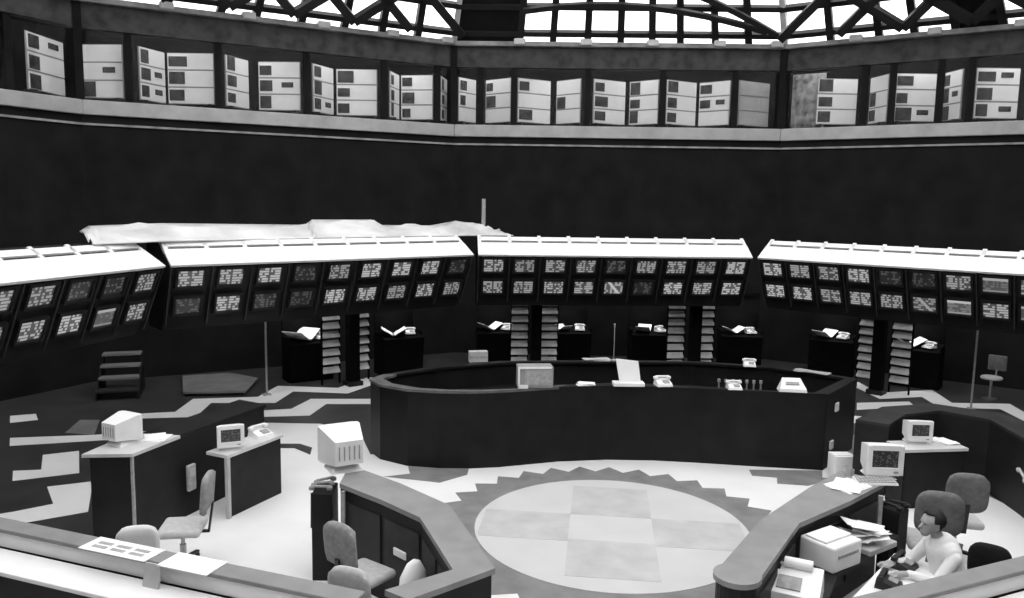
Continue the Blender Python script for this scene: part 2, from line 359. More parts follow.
# ------------------------------------------------------------------ banks of monitors under white cornices
def sect(r, z): return r, z
def bank(a, b, nmon, label, group, variants, x_first=None, gaps=(.06, .06)):
    L, rz = frame(a, b)
    t = thing('display_bank', label, 'display bank', (a[0], a[1], 0), rz, group)
    g0, g1 = gaps
    # section (y outwards, z): face leans back towards its foot, cornice leans back towards its top
    def slope(y0, z0, y1, z1, th, x0, x1):
        d = Vector((0, y1-y0, z1-z0)).normalized(); n = Vector((0, d.z, -d.y))*th
        A = [Vector((x0, y0, z0)), Vector((x0, y1, z1)), Vector((x0, y1, z1))+n, Vector((x0, y0, z0))+n]
        Bq = [v+Vector((x1-x0, 0, 0)) for v in A]
        return hull(A, Bq)
    C0, C1 = (0.0, 3.03), (.56, 3.38)
    f = lambda s: (C0[0]+(C1[0]-C0[0])*s, C0[1]+(C1[1]-C0[1])*s)
    obj('cornice', slope(*f(0), *f(.68), .04, g0, L-g1), 'fascia_white', t)
    obj('cornice_rail', slope(*f(.79), *f(1), .04, g0+.04, L-g1-.04), 'fascia_white', t)
    obj('slot_back', slope(*f(.62), *f(.85), -.03+.12, g0+.03, L-g1-.03), 'bank_black', t).location.y = .06
    for k in range(nmon+1):
        x = g0+.04+(L-g0-g1-.08)*k/nmon
        obj('bracket', slope(*f(.64), *f(1.08), .09, x-.035, x+.035), 'fascia_white', t)
    # cabinet behind
    obj('cabinet', hull([(g0, .06, 2.98), (g0, .62, 1.9), (g0, 1.35, 1.9), (g0, 1.35, 3.35), (g0, .66, 3.35)],
                        [(L-g1, .06, 2.98), (L-g1, .62, 1.9), (L-g1, 1.35, 1.9), (L-g1, 1.35, 3.35), (L-g1, .66, 3.35)]), 'bank_black', t)
    FY = lambda z: .03+(3.0-z)*.42
    tilt = Matrix.Rotation(math.atan(.42), 3, 'X')
    pitch = (L-g0-g1)/nmon
    for k in range(nmon+1):
        x = g0+.01+(L-g0-g1-.02)*k/nmon
        obj('divider', bar((x, FY(2.98)+.03, 2.98), (x, FY(2.0)+.03, 2.0), .022, .06, (0, 1, .4)), 'bank_line', t)
    for k in range(nmon):
        for r, z in enumerate((2.80, 2.33)):
            x = g0+pitch*(k+.5)
            mo = thing('monitor', '', None, (x, FY(z)+.02, z)); del mo['label']; mo.parent = t; mo.rotation_euler = (math.atan(.42), 0, 0)
            w, h = .40, .29
            bm = bmesh.new()
            for sx in (-1, 1): B_box(bm, Vector((sx*(w/2+.02), 0, 0)), (.04, .07, h+.08))
            for sz in (-1, 1): B_box(bm, Vector((0, 0, sz*(h/2+.02))), (w, .07, .04))
            obj('bezel', bm, 'bank_black', mo)
            v = variants.get((k, r), 'screen_text')
            obj('screen', box((0, .01, 0), (w, .03, h), bev=.012), v, mo)
    return t
BK = [(-7.74, -3.0), (-6.97, 2.23), (-2.75, 6.61), (3.08, 7.79), (7.9, 4.23)]
bank(BK[0], BK[1], 8, 'screen bank with a white cornice at the far left, nearest the viewer', 'screen banks under white cornices', {(5, 0): 'screen_dim', (6, 0): 'screen_dim', (6, 1): 'screen_bars', (2, 0): 'screen_dim'}, gaps=(.06, .05))
bank(BK[1], BK[2], 9, 'screen bank with plastic sheeting heaped on its white cornice', 'screen banks under white cornices', {(3, 0): 'screen_dim', (3, 1): 'screen_dim', (2, 1): 'screen_dim', (0, 1): 'screen_dim', (8, 0): 'screen_dim'}, gaps=(.05, .05))
bank(BK[2], BK[3], 9, 'screen bank straight ahead behind the curved black counter', 'screen banks under white cornices', {(4, 0): 'screen_dim', (4, 1): 'screen_chart', (5, 1): 'screen_dim'}, gaps=(.05, .05))
bank(BK[3], BK[4], 10, 'screen bank on the right above the kiosks by the stool', 'screen banks under white cornices', {(4, 0): 'screen_dim', (5, 0): 'screen_dim', (5, 1): 'screen_chart', (6, 1): 'screen_bars', (7, 0): 'screen_bars', (8, 1): 'screen_bars'}, gaps=(.05, .05))
# loose plastic sheeting heaped behind the left cornice
def sheeting():
    bm = bmesh.new(); n, m = 60, 6
    top = [(-8.62, 2.5, 3.48), (-8.6, 2.7, 3.56), (-7.82, 3.51, 3.6), (-5.95, 5.45, 3.56), (-5.85, 5.56, 3.66), (-4.95, 6.48, 3.66), (-4.86, 6.59, 3.55), (-3.92, 7.56, 3.53), (-3.46, 8.04, 3.63), (-2.97, 8.55, 3.56), (-2.6, 8.7, 3.40)]
    bot = [(-7.62, 1.35, 3.40), (-7.56, 1.65, 3.40), (-7.22, 2.62, 3.40), (-5.5, 4.65, 3.40), (-5.4, 4.75, 3.40), (-4.4, 5.8, 3.40), (-4.3, 5.9, 3.40), (-3.5, 6.75, 3.40), (-3.2, 7.1, 3.40), (-2.6, 7.5, 3.40), (-2.1, 7.75, 3.40)]
    def samp(l, u):
        f = u*(len(l)-1); i = min(int(f), len(l)-2); return Vector(l[i]).lerp(Vector(l[i+1]), f-i)
    g = []
    for i in range(n+1):
        u = i/n; A, Bq = samp(bot, u), samp(top, u); row = []
        for j in range(m+1):
            v = A.lerp(Bq, j/m)
            if 0 < j < m: v.z += .04*math.sin(u*37+j*1.7)+.03*math.sin(u*90+j*2.3)
            v.z = max(v.z+(.05 if j > 2 else 0), 3.395); row.append(v)
        g.append(row)
    up = [[bm.verts.new(v) for v in r] for r in g]; dn = [[bm.verts.new(v-Vector((0, 0, .02))) for v in r] for r in g]
    for i in range(n):
        for j in range(m):
            bm.faces.new((up[i][j], up[i+1][j], up[i+1][j+1], up[i][j+1])); bm.faces.new((dn[i][j], dn[i][j+1], dn[i+1][j+1], dn[i+1][j]))
    for i in range(n):
        bm.faces.new((up[i][0], dn[i][0], dn[i+1][0], up[i+1][0])); bm.faces.new((up[i][m], up[i+1][m], dn[i+1][m], dn[i][m]))
    for j in range(m):
        bm.faces.new((up[0][j], up[0][j+1], dn[0][j+1], dn[0][j])); bm.faces.new((up[n][j], dn[n][j], dn[n][j+1], up[n][j+1]))
    bmesh.ops.recalc_face_normals(bm, faces=bm.faces)
    return bm
tag(obj('plastic_sheeting', sheeting(), 'sheet_plastic', smooth=True), 'crumpled pale plastic sheeting draped along the top of the left screen bank', 'sheeting')
t = thing('upright_rod', 'thin grey upright rod standing on the sheeting by the back screen bank', 'rod', (-2.85, 8.3, 3.38))
obj('shaft', lathe([(.045, .0), (.045, .8)], n=10), 'print_grey', t); obj('foot_plate', box((0, 0, .02), (.22, .22, .04)), 'print_grey', t)

# ------------------------------------------------------------------ booths below the banks: pillars, polished panels, kiosks
PILL = [((-5.61, 7.32), 43), ((-1.66, 9.0), 11.4), ((2.08, 9.3), 11.4), ((6.02, 8.6), -36)]
PL = ['left screen bank', 'left half of the back screen bank', 'right half of the back screen bank', 'right screen bank']
for (x, y), ang in PILL:
    k = PILL.index(((x, y), ang))
    t = thing('pillar', 'dark square pillar between two polished panels under the '+PL[k], 'pillar', (x, y, 0), math.radians(ang), 'pillars under the screen banks')
    obj('shaft', box((0, 0, 1.5), (.24, .24, 3.0)), 'booth_black', t); obj('plinth', box((0, 0, .05), (.34, .34, .1)), 'bank_black', t)
    for s, w in ((-1, 'left'), (1, 'right')):
        ca, sa = math.cos(math.radians(ang)), math.sin(math.radians(ang))
        ux, uy = s*.36*1, .35
        q = thing('louvre_panel', 'grey slatted panel %s of the pillar under the %s' % (w, PL[k]), 'panel', (x+ca*ux-sa*uy, y+sa*ux+ca*uy, 0), math.radians(ang), 'slatted panels beside the pillars')
        for z in range(9): obj('slat', box((0, 0, .32+z*.2), (.40, .03, .15), Matrix.Rotation(-.6, 3, 'X')), 'louvre', q)
        for sx in (-1, 1): obj('stile', box((sx*.21, .02, 1.1), (.03, .06, 2.2)), 'booth_black', q)

def handset_bm():
    bm = bmesh.new()
    B_box(bm, Vector((0, 0, .0)), (.20, .035, .028), None, .01)
    for s in (-1, 1): B_box(bm, Vector((s*.095, 0, -.018)), (.06, .055, .045), None, .014)
    return bm
def telephone(label, loc, rz, m='white_plastic', sc=1.0, group='telephones'):
    t = thing('telephone', label, 'telephone', loc, math.radians(rz), group); t.scale = (sc,)*3
    obj('base', hull([(-.11, -.1, 0), (.11, -.1, 0), (.11, .1, 0), (-.11, .1, 0)], [(-.1, -.09, .035), (.1, -.09, .035), (.1, .09, .085), (-.1, .09, .085)]), m, t)
    k = obj('keypad', box((.03, -.03, .056), (.09, .08, .012), Matrix.Rotation(.27, 3, 'X')), 'grey_plastic', t)
    h = obj('handset', handset_bm(), m, t, (0, .055, .115)); return t
def papers(name, label, loc, rz, n=4, size=(.21, .30), cat='papers', m='paper', group=None):
    t = thing(name, label, cat, loc, math.radians(rz), group)
    for i in range(n):
        o = obj('sheet', box((0, 0, 0), (size[0], size[1], .004)), m, t, (random.uniform(-.03, .03), random.uniform(-.03, .03), .002+i*.005), random.uniform(-.3, .3))
    return t
def open_folder(label, loc, rz, s=1.0, group=None):
    t = thing('open_folder', label, 'folder', loc, math.radians(rz), group); t.scale = (s,)*3
    for sx in (-1, 1):
        obj('page', box((sx*.15, 0, .09), (.30, .4, .012), Matrix.Rotation(-sx*.55, 3, 'Y')), 'paper', t)
    obj('spine', box((0, 0, .012), (.05, .4, .02)), 'grey_plastic', t); return t
KI = [(-6.75, 7.68, 40, 'by the thin upright frame under the left screen bank', 1.0),
      (-4.9, 8.75, 38, 'right of the left pillar under the left screen bank', 1.0),
      (-2.72, 10.0, 11, 'left of the first pillar under the back screen bank', 1.0),
      (-.9, 10.3, 11, 'right of the first pillar under the back screen bank', 1.0),
      (1.12, 10.5, 8, 'left of the second pillar under the back screen bank', 1.0),
      (3.38, 10.75, 0, 'right of the second pillar under the back screen bank', 1.0),
      (5.55, 10.5, -22, 'left of the pillar under the right screen bank', 1.0),
      (7.2, 9.55, -30, 'right of the pillar under the right screen bank', 1.0)]
for k, (x, y, a, where, s) in enumerate(KI):
    r = math.radians(a)
    t = thing('kiosk', 'black telephone kiosk '+where, 'kiosk', (x, y, 0), r, 'kiosks under the screen banks')
    obj('body', hull([(-.5, -.2, 0), (.5, -.2, 0), (.5, .35, 0), (-.5, .35, 0)], [(-.5, -.3, .88), (.5, -.3, .88), (.5, .35, 1.0), (-.5, .35, 1.0)]), 'booth_black', t)
    obj('back_panel', box((0, .38, .95), (1.0, .05, 1.9)), 'booth_black', t)
    for sx in (-1, 1): obj('side_wing', box((sx*.5, .1, .5), (.04, .45, 1.0)), 'booth_black', t)
    hd = obj('fill_hood', box((0, .08, 1.87), (.7, .6, .05)), 'booth_black', t)  # hood added to carry the fill light
    ld = bpy.data.lights.new('kiosk_fill', 'AREA'); ld.shape = 'RECTANGLE'; ld.size = .6; ld.size_y = .12; ld.energy = 9  # fill light added to whiten the folders and telephones, no real fixture
    lo = bpy.data.objects.new('kiosk_fill', ld); COL.objects.link(lo); lo.parent = t; lo.location = (0, -.08, 1.83)
    def W(dx, dy): return (x+math.cos(r)*dx-math.sin(r)*dy, y+math.sin(r)*dx+math.cos(r)*dy)
    p = W(-.18, -.02); open_folder('open white folder on the kiosk '+where, (p[0], p[1], .945), a+[35, -20, 25, -60, 70, 20, 60, 30][k], [1.3, 1.0, .95, .7, .85, .85, .95, 1.1][k], 'folders on the kiosks')
    p = W(.24, -.05); telephone('white telephone on the kiosk '+where, (p[0], p[1], .95), a+random.uniform(-40, 40), 'white_plastic', 1.1)
t = thing('booth_frame', 'thin grey upright frame in front of the kiosk at the left', 'frame', (-7.09, 6.11, 0), math.radians(40))
obj('post', box((0, 0, 1.1), (.035, .035, 2.2)), 'print_grey', t); obj('foot_plate', box((0, 0, .01), (.16, .16, .02)), 'print_grey', t)
t = thing('booth_frame', 'thin grey upright frame at the right beside the stool', 'frame', (7.55, 7.5, 0), math.radians(-36))
obj('post', box((0, 0, 1.1), (.035, .035, 2.2)), 'print_grey', t); obj('foot_plate', box((0, 0, .01), (.16, .16, .02)), 'print_grey', t)
# low platform and step unit at the left
t = thing('platform', 'low grey platform under the left screen bank', 'platform', (-8.4, 6.6, 0))
obj('deck', prism(off([(-8.7, 5.66), (-9.5, 7.1), (-8.62, 7.6), (-7.76, 7.2), (-7.5, 5.97)], -8.4, 6.6), .06, .1), 'floor_grey', t)
obj('riser', prism(off([(-8.66, 5.72), (-9.42, 7.08), (-8.62, 7.54), (-7.8, 7.16), (-7.55, 6.02)], -8.4, 6.6), 0, .06), 'bank_black', t)
t = thing('step_unit', 'set of grey steps in the dark under the far left screen bank', 'steps', (-9.9, 5.3, 0), math.radians(25))
for k in range(4): obj('step', box((0, .28*k, .2*(k+1)-.02), (.75, .3, .04)), 'floor_grey' if k else 'bank_line', t)
for s in (-1, 1): obj('stringer', hull([(s*.38-.02, -.15, 0), (s*.38-.02, 1.0, 0), (s*.38-.02, 1.0, .76), (s*.38-.02, -.15, .16)], [(s*.38+.02, -.15, 0), (s*.38+.02, 1.0, 0), (s*.38+.02, 1.0, .76), (s*.38+.02, -.15, .16)]), 'bank_black', t)

# ------------------------------------------------------------------ curved central counter
FR = [(-3.85, 2.72), (-3.6, 2.39), (-3.09, 2.14), (-2.6, 2.11), (-2.13, 2.17), (-1.68, 2.31), (-.78, 2.73), (0, 2.95), (.75, 3.03), (1.43, 3.03), (2.35, 2.99), (3.37, 2.97)]
RE = [(4.2, 4.25), (3.09, 5.0), (1.7, 5.25), (.03, 5.06), (-1.97, 4.57), (-3.1, 3.81), (-3.72, 3.1)]
ct = thing('counter', 'long black counter with a concave front behind the pale floor disc', 'counter', (0, 3.6, 0))
ring = FR+RE; cen = (0.1, 3.9); n = len(ring)
def inset(p, d):
    v = Vector((cen[0]-p[0], (cen[1]-p[1]))); v.normalize(); return (p[0]+v.x*d, p[1]+v.y*d)
def seg_quad(p, q, d0, d1): return [inset(p, d0), inset(q, d0), inset(q, d1), inset(p, d1)]
for i in range(n):
    p, q = ring[i], ring[(i+1) % n]
    nm = 'front_panel' if i < len(FR)-1 else 'rear_panel'
    obj(nm, prism(off(seg_quad(p, q, .0, .1), 0, 3.6), 0, 1.19), 'counter_black', ct)
    obj('cap', prism(off(seg_quad(p, q, -.02, .2), 0, 3.6), 1.19, 1.23), 'counter_cap' if i < 6 or i == n-1 else 'counter_black', ct)
for i in range(len(FR)-1): obj('work_shelf', prism(off(seg_quad(FR[i], FR[i+1], .1, .62), 0, 3.6), .76, .8), 'counter_black', ct)
for i in range(len(FR), n-1): obj('work_shelf', prism(off(seg_quad(ring[i], ring[i+1], .1, .5), 0, 3.6), .76, .8), 'counter_black', ct)
for x, y, z in ((3.62, 3.3, .95), (3.55, 3.22, .35)):
    o = obj('switch_plate', box((0, 0, 0), (.14, .03, .14), bev=.01), 'white_plastic', ct, (x, y-3.6, z), math.radians(56), label='small white plate on the end of the black counter')

def crt(label, loc, rz, s=1.0, m='white_plastic', scr='screen_terminal', group='computer terminals'):
    t = thing('computer_monitor', label, 'monitor', loc, math.radians(rz), group); t.scale = (s,)*3
    obj('foot', hull([(-.16, -.14, 0), (.16, -.14, 0), (.16, .16, 0), (-.16, .16, 0)], [(-.12, -.1, .06), (.12, -.1, .06), (.12, .12, .06), (-.12, .12, .06)]), m, t)
    bm = bmesh.new(); w, h = .42, .36
    for sx in (-1, 1): B_box(bm, Vector((sx*(w/2-.03), -.15, .06+h/2)), (.06, .06, h), None, .012)
    B_box(bm, Vector((0, -.15, .06+h-.03)), (w-.1, .06, .06)); B_box(bm, Vector((0, -.15, .06+.045)), (w-.1, .06, .09))
    obj('bezel', bm, m, t)
    obj('housing', hull([(-w/2, -.12, .06), (w/2, -.12, .06), (w/2, -.12, .06+h), (-w/2, -.12, .06+h)], [(-w/2+.07, .22, .10), (w/2-.07, .22, .10), (w/2-.07, .22, h-.02), (-w/2+.07, .22, h-.02)]), m, t)
    bm = bmesh.new()
    for k in range(5): B_box(bm, Vector((-.10+.05*k, .223, .22)), (.012, .008, .14))
    obj('vent', bm, 'print_grey', t)
    obj('screen', box((0, -.14, .06+h/2+.015), (w-.1, .03, h-.14), bev=.01), scr, t)
    obj('switch', box((.12, -.182, .105), (.05, .01, .02)), 'print_grey', t)
    return t
def keyboard(label, loc, rz, m='white_plastic'):
    t = thing('keyboard', label, 'keyboard', loc, math.radians(rz), 'keyboards')
    obj('case', hull([(-.22, -.09, 0), (.22, -.09, 0), (.22, .09, 0), (-.22, .09, 0)], [(-.215, -.085, .02), (.215, -.085, .02), (.215, .085, .04), (-.215, .085, .04)]), m, t)
    bm = bmesh.new()
    for r in range(4):
        for k in range(11): B_box(bm, Vector((-.19+.038*k, -.06+.038*r, .03+.0045*r)), (.03, .03, .014))
    obj('keys', bm, 'dim_white', t); return t
# things on the counter
def terminal_box(label, loc, rz):
    t = thing('quote_terminal', label, 'terminal', loc, math.radians(rz))
    obj('case', box((0, 0, .17), (.56, .3, .34), bev=.02), 'grey_plastic', t)
    bm = bmesh.new()
    B_box(bm, Vector((-.265, -.155, .17)), (.03, .02, .34)); B_box(bm, Vector((0, -.155, .325)), (.5, .02, .03)); B_box(bm, Vector((-.2, -.155, .03)), (.16, .02, .06))
    obj('trim', bm, 'white_plastic', t); obj('screen', box((.04, -.152, .17), (.42, .012, .24)), 'print_grey', t); return t
terminal_box('grey box terminal with a white edge on the left of the black counter', (-1.18, 2.68, 1.23), 12)
papers('paper_stack', 'small white paper stack between the grey terminal and the standing sheet', (-.38, 2.92, 1.23), 10, 8, (.24, .16))
t = thing('standing_chart', 'tall white sheet standing upright at the middle of the black counter', 'sheet', (.3, 3.0, 1.23), math.radians(8))
obj('base', box((0, 0, .03), (.5, .2, .06), bev=.01), 'white_plastic', t); obj('sheet', hull([(-.14, .0, .06), (.2, .0, .06), (.2, .03, .06), (-.14, .03, .06)], [(-.2, .06, .42), (.16, .06, .38), (.16, .09, .38), (-.2, .09, .42)]), 'paper', t)
telephone('white telephone right of the standing sheet on the black counter', (.86, 3.12, 1.23), 15, sc=1.15)
telephone('small pale telephone near the row of black pegs on the counter', (1.97, 3.08, 1.23), 5)
t = thing('stamp_rack', 'row of short pegs in a rack behind the counter edge', 'rack', (2.1, 3.35, .8))
obj('rack', box((0, 0, .15), (.8, .12, .3)), 'black_plastic', t)
for k in range(7): obj('peg', lathe([(.012, .3), (.012, .46), (.025, .47), (.025, .52)], (-.33+.11*k, 0, 0), 8), 'grey_plastic', t)
t = thing('card_reader', 'white wedge shaped desk machine at the right end of the black counter', 'machine', (2.86, 3.09, 1.23), 0)
obj('case', hull([(-.21, -.1, 0), (.21, -.1, 0), (.21, .12, 0), (-.21, .12, 0)], [(-.2, -.09, .05), (.2, -.09, .05), (.14, .1, .19), (-.14, .1, .19)]), 'white_plastic', t)
obj('display', box((0, -.01, .125), (.2, .012, .05), Matrix.Rotation(-.9, 3, 'X')), 'print_grey', t)
# on the rear rim
papers('paper_stack', 'pale papers on the rear rim of the counter behind the standing sheet', (-.2, 5.0, 1.23), 10, 6, (.5, .16), m='dim_white')
telephone('white telephone on the rear rim of the counter near the right', (2.55, 5.0, 1.23), -5)
t = thing('name_plate', 'pale striped box on the rear rim at the left of the counter', 'box', (-2.35, 4.43, 1.23), math.radians(18))
obj('case', box((0, 0, .1), (.34, .14, .2), bev=.01), 'dim_white', t); obj('stripe', box((0, -.072, .1), (.32, .006, .03)), 'print_grey', t)
papers('paper_stack', 'grey loose papers on the rear right rim of the counter', (3.55, 4.6, 1.23), -35, 5, (.6, .18), m='print_grey')
t = thing('microphone', 'thin upright microphone rod behind the standing sheet', 'microphone', (.1, 5.0, 1.23))
obj('stand', lathe([(.06, 0), (.06, .02), (.008, .03), (.008, .62)], n=10), 'print_grey', t); obj('head', lathe([(.012, .62), (.018, .66), (.012, .70)], n=10), 'print_grey', t)

# ------------------------------------------------------------------ left trading pod
def desk_ring(t, outer, inner, z, top_m, body_m, loc, panel_m=None, th=.05):
    ox, oy = loc
    for i in range(len(outer)-1):
        q = [outer[i], outer[i+1], inner[i+1], inner[i]]
        c = (sum(p[0] for p in q)/4, sum(p[1] for p in q)/4)
        obj('top', prism(off(q, ox, oy), z-th, z), top_m, t)
        sh = lambda p, f: (p[0]+(c[0]-p[0])*f, p[1]+(c[1]-p[1])*f)
        m2 = lambda p, o: (p[0]+(o[0]-p[0])*.08, p[1]+(o[1]-p[1])*.08)
        body = [m2(outer[i], inner[i]), m2(outer[i+1], inner[i+1]), m2(inner[i+1], outer[i+1]), m2(inner[i], outer[i])]
        obj('body', prism(off(body, ox, oy), 0, z-th), body_m, t)
        if panel_m:
            a, b = Vector((*body[3], 0)), Vector((*body[2], 0)); d = b-a; L = d.length; nn = max(1, round(L/.55))
            ang = math.atan2(d.y, d.x); nrm = Vector((*inner[i], 0))-Vector((*outer[i], 0)); nrm.normalize()
            for k in range(nn):
                pc = a+d*((k+.5)/nn)+nrm*.008
                obj('door', box((0, 0, 0), (L/nn-.08, .02, .72), bev=.004), panel_m, t, (pc.x-ox, pc.y-oy, .55), ang)
LO = [(-2.98, -1.06), (-2.27, -1.55), (-1.63, -2.08), (-1.0, -3.38)]
LI = [(-2.9, -1.66), (-2.33, -2.05), (-1.85, -2.43), (-1.34, -3.45)]
t = thing('trading_desk', 'angled desk with grey top in the left pod, beside the floor disc', 'desk', (-2.2, -2.3, 0))
desk_ring(t, LO, LI, 1.1, 'desk_top', 'desk_dark', (-2.2, -2.3), 'desk_panel')
obj('top', prism(off([(-1.0, -3.38), (-1.34, -3.45), (-1.8, -3.87), (-1.58, -3.99)], -2.2, -2.3), 1.05, 1.1), 'desk_top', t)
obj('body', prism(off([(-1.03, -3.42), (-1.34, -3.47), (-1.77, -3.88), (-1.58, -3.95)], -2.2, -2.3), 0, 1.05), 'desk_dark', t)
obj('vent_grille', box((0, 0, 0), (.2, .03, .08), bev=.01), 'white_plastic', t, (-2.1+2.2, -2.21+2.3, .62), math.radians(-38), label='small white plate on the inner desk panel')
obj('upright', box((0, 0, .52), (.04, .04, 1.04)), 'print_grey', t, (-2.84+2.2, -1.72+2.3, 0))
crt('large white monitor seen from behind at the end of the left pod desk', (-3.02, -1.18, 1.1), 215, 1.12)
t2 = thing('telephone_console', 'dark telephone console with cords at the end of the left pod desk', 'telephone', (-3.12, -1.5, .98), math.radians(8))
obj('pedestal', box((0, 0, -.49), (.22, .36, .98), bev=.01), 'desk_dark', t2)
for k in range(3): obj('handset', handset_bm(), 'grey_plastic', t2, (-.02, -.12+.12*k, .06), .3*k)
obj('cord', bar((-.12, -.1, -.02), (-.12, -.13, -.4), .02), 'black_plastic', t2)
# back partition of the left pod
t = thing('partition', 'dark low partition at the back of the left pod with a white topped end', 'partition', (-5.6, .2, 0))
pq = [(-5.05, 1.34), (-5.50, 1.52), (-6.08, -1.17), (-5.63, -1.06)]
obj('body', prism(off(pq, -5.6, .2), 0, 1.06), 'desk_dark', t)
obj('cap', prism(off([(-5.02, 1.36), (-5.53, 1.56), (-5.98, -.3), (-5.46, -.3)], -5.6, .2), 1.06, 1.10), 'desk_dark', t)
obj('white_top', prism(off([(-5.44, -.3), (-6.1, -.22), (-6.16, -1.2), (-5.6, -1.08)], -5.6, .2), 1.06, 1.10), 'desk_light', t, label='white top at the near end of the partition')
obj('corner_strip', box((0, 0, .53), (.03, .03, 1.06)), 'print_grey', t, (-.03, -1.25, 0))
crt('white monitor seen from behind on the white end of the left partition', (-5.95, -.72, 1.10), 160, .85)
papers('paper_stack', 'white papers beside the monitor on the left partition', (-5.66, -.45, 1.10), 20, 3, (.25, .3))
t = thing('wall_shelf', 'white shelf on legs against the left partition', 'shelf', (-4.85, .3, 0), math.radians(72))
obj('board', box((0, 0, .83), (1.05, .36, .04)), 'desk_light', t)
obj('front', box((.04, -.12, .405), (.95, .04, .81)), 'desk_dark', t)
obj('leg', box((-.5, -.15, .405), (.05, .05, .81)), 'dim_white', t)
crt('small white monitor facing the viewer on the shelf of the left pod', (-4.95, .05, .85), 30, .8)
telephone('white telephone on the shelf behind the small monitor in the left pod', (-4.78, .62, .85), 60, sc=1.2)
t = thing('intercom', 'small pale intercom panel on the inner face of the left partition', 'intercom', (-5.34, -.28, .55), math.radians(78))
obj('plate', box((0, -.02, 0), (.14, .05, .34), bev=.015), 'print_grey', t); obj('grille', box((0, -.047, .08), (.09, .01, .1)), 'dim_white', t)

def chair(label, loc, rz, back='chair_fabric', seat='chair_light', s=1.0, bh=.48, group='office chairs'):
    t = thing('office_chair', label, 'chair', loc, math.radians(rz), group); t.scale = (s,)*3
    obj('seat', box((0, 0, .47), (.48, .46, .09), bev=.04), seat, t, smooth=True)
    bm = bmesh.new(); nx, nz = 8, 8; F, Bk = [], []
    for j in range(nz+1):
        rf, rb = [], []
        for i in range(nx+1):
            u, v = i/nx*2-1, j/nz*2-1
            k = max(0, abs(u)**4+abs(v)**4-.75)*.22
            x = u*.23*(1-k); z = .62+bh/2+v*bh/2*(1-k)
            y = .24+.09*(z-.6)-.035*(1-u*u)+.03
            d = .035*(1-max(abs(u), abs(v))**6)+.01
            rf.append(bm.verts.new((x, y-d, z))); rb.append(bm.verts.new((x, y+d, z)))
        F.append(rf); Bk.append(rb)
    for j in range(nz):
        for i in range(nx):
            bm.faces.new((F[j][i], F[j][i+1], F[j+1][i+1], F[j+1][i])); bm.faces.new((Bk[j][i], Bk[j+1][i], Bk[j+1][i+1], Bk[j][i+1]))
    for i in range(nx):
        bm.faces.new((F[0][i], Bk[0][i], Bk[0][i+1], F[0][i+1])); bm.faces.new((F[nz][i], F[nz][i+1], Bk[nz][i+1], Bk[nz][i]))
        bm.faces.new((F[i][0], F[i+1][0], Bk[i+1][0], Bk[i][0])); bm.faces.new((F[i][nx], Bk[i][nx], Bk[i+1][nx], F[i+1][nx]))
    bmesh.ops.recalc_face_normals(bm, faces=bm.faces)
    obj('backrest', bm, back, t, smooth=True)
    bm = bmesh.new(); B_bar(bm, (0, .1, .42), (0, .29, .42), .05, .02); B_bar(bm, (0, .28, .42), (0, .33, .75), .05, .02, (0, 1, 0))
    obj('back_bar', bm, 'black_plastic', t)
    obj('column', lathe([(.035, .1), (.035, .28), (.022, .28), (.022, .43)], n=12), 'chrome', t)
    for k in range(5):
        a = 2*math.pi*k/5+.3; d = Vector((math.cos(a), math.sin(a), 0))
        l = obj('leg', bar(Vector((0, 0, .11)), d*.28+Vector((0, 0, .075)), .045, .03), 'black_plastic', t)
        obj('caster', lathe([(.028, -.015), (.028, .015)], n=10), 'black_plastic', l, tuple(d*.27+Vector((0, 0, .029)))).rotation_euler = (math.pi/2, 0, a)
    return t
chair('grey backed office chair with a pale seat beside the left partition', (-4.72, -1.6, 0), -75, 'chair_mid', 'chair_light')
chair('pale office chair half hidden behind the left front rail', (-4.62, -2.5, 0), 200, 'shirt', 'chair_light', .9)
chair('grey office chair facing the left pod desk, farther of two', (-2.42, -2.4, 0), 150, 'chair_mid', 'chair_light')
chair('pale seated office chair nearest the front of the left pod desk', (-2.16, -3.14, 0), 165, 'chair_light', 'chair_light', .95)
t = thing('paper_bag', 'upright pale rounded bag leaning on the corner of the left desk', 'bag', (-1.84, -2.86, 0), math.radians(60))
bm = bmesh.new(); B_lathe(bm, [(.15, 0), (.17, .1), (.17, .5), (.15, .72), (.08, .83), (.02, .86)], n=18)
for v in bm.verts: v.co.y *= .55; v.co.x += .05*v.co.z
obj('sack', bm, 'paper', t, smooth=True); obj('fold', box((.02, -.1, .45), (.06, .015, .5), bev=.005), 'print_grey', t)

# front rail of the left pod
def rail(label, P0, P1, z=1.1, cam_side=1, white_w=.34):
    L, rz = frame(P0, P1)
    t = thing('front_rail', label, 'rail', (P0[0], P0[1], 0), rz, 'front rails of the pods')
    obj('cap', box((L/2, .08, z-.02), (L, .2, .04), bev=.01), 'desk_top', t)
    obj('upstand', box((L/2, .08, (z-.04)/2), (L-.02, .12, z-.04)), 'desk_dark', t)
    obj('desk_top', box((L/2, -.02-white_w/2, z-.2), (L, white_w, .04), bev=.008), 'fascia_white', t)
    obj('white_face', box((L/2, .015, z-.11), (L-.02, .02, .14)), 'fascia_white', t)
    obj('apron', box((L/2, -white_w+.02, (z-.22)/2), (L-.04, .04, z-.22)), 'desk_dark', t)
    return t
rail('grey capped rail with a white ledge in front of the left pod', (-6.6, -2.98), (-1.98, -4.08))
rail('grey capped rail with a white ledge in front of the right pod', (1.9, -3.62), (5.6, -1.5))
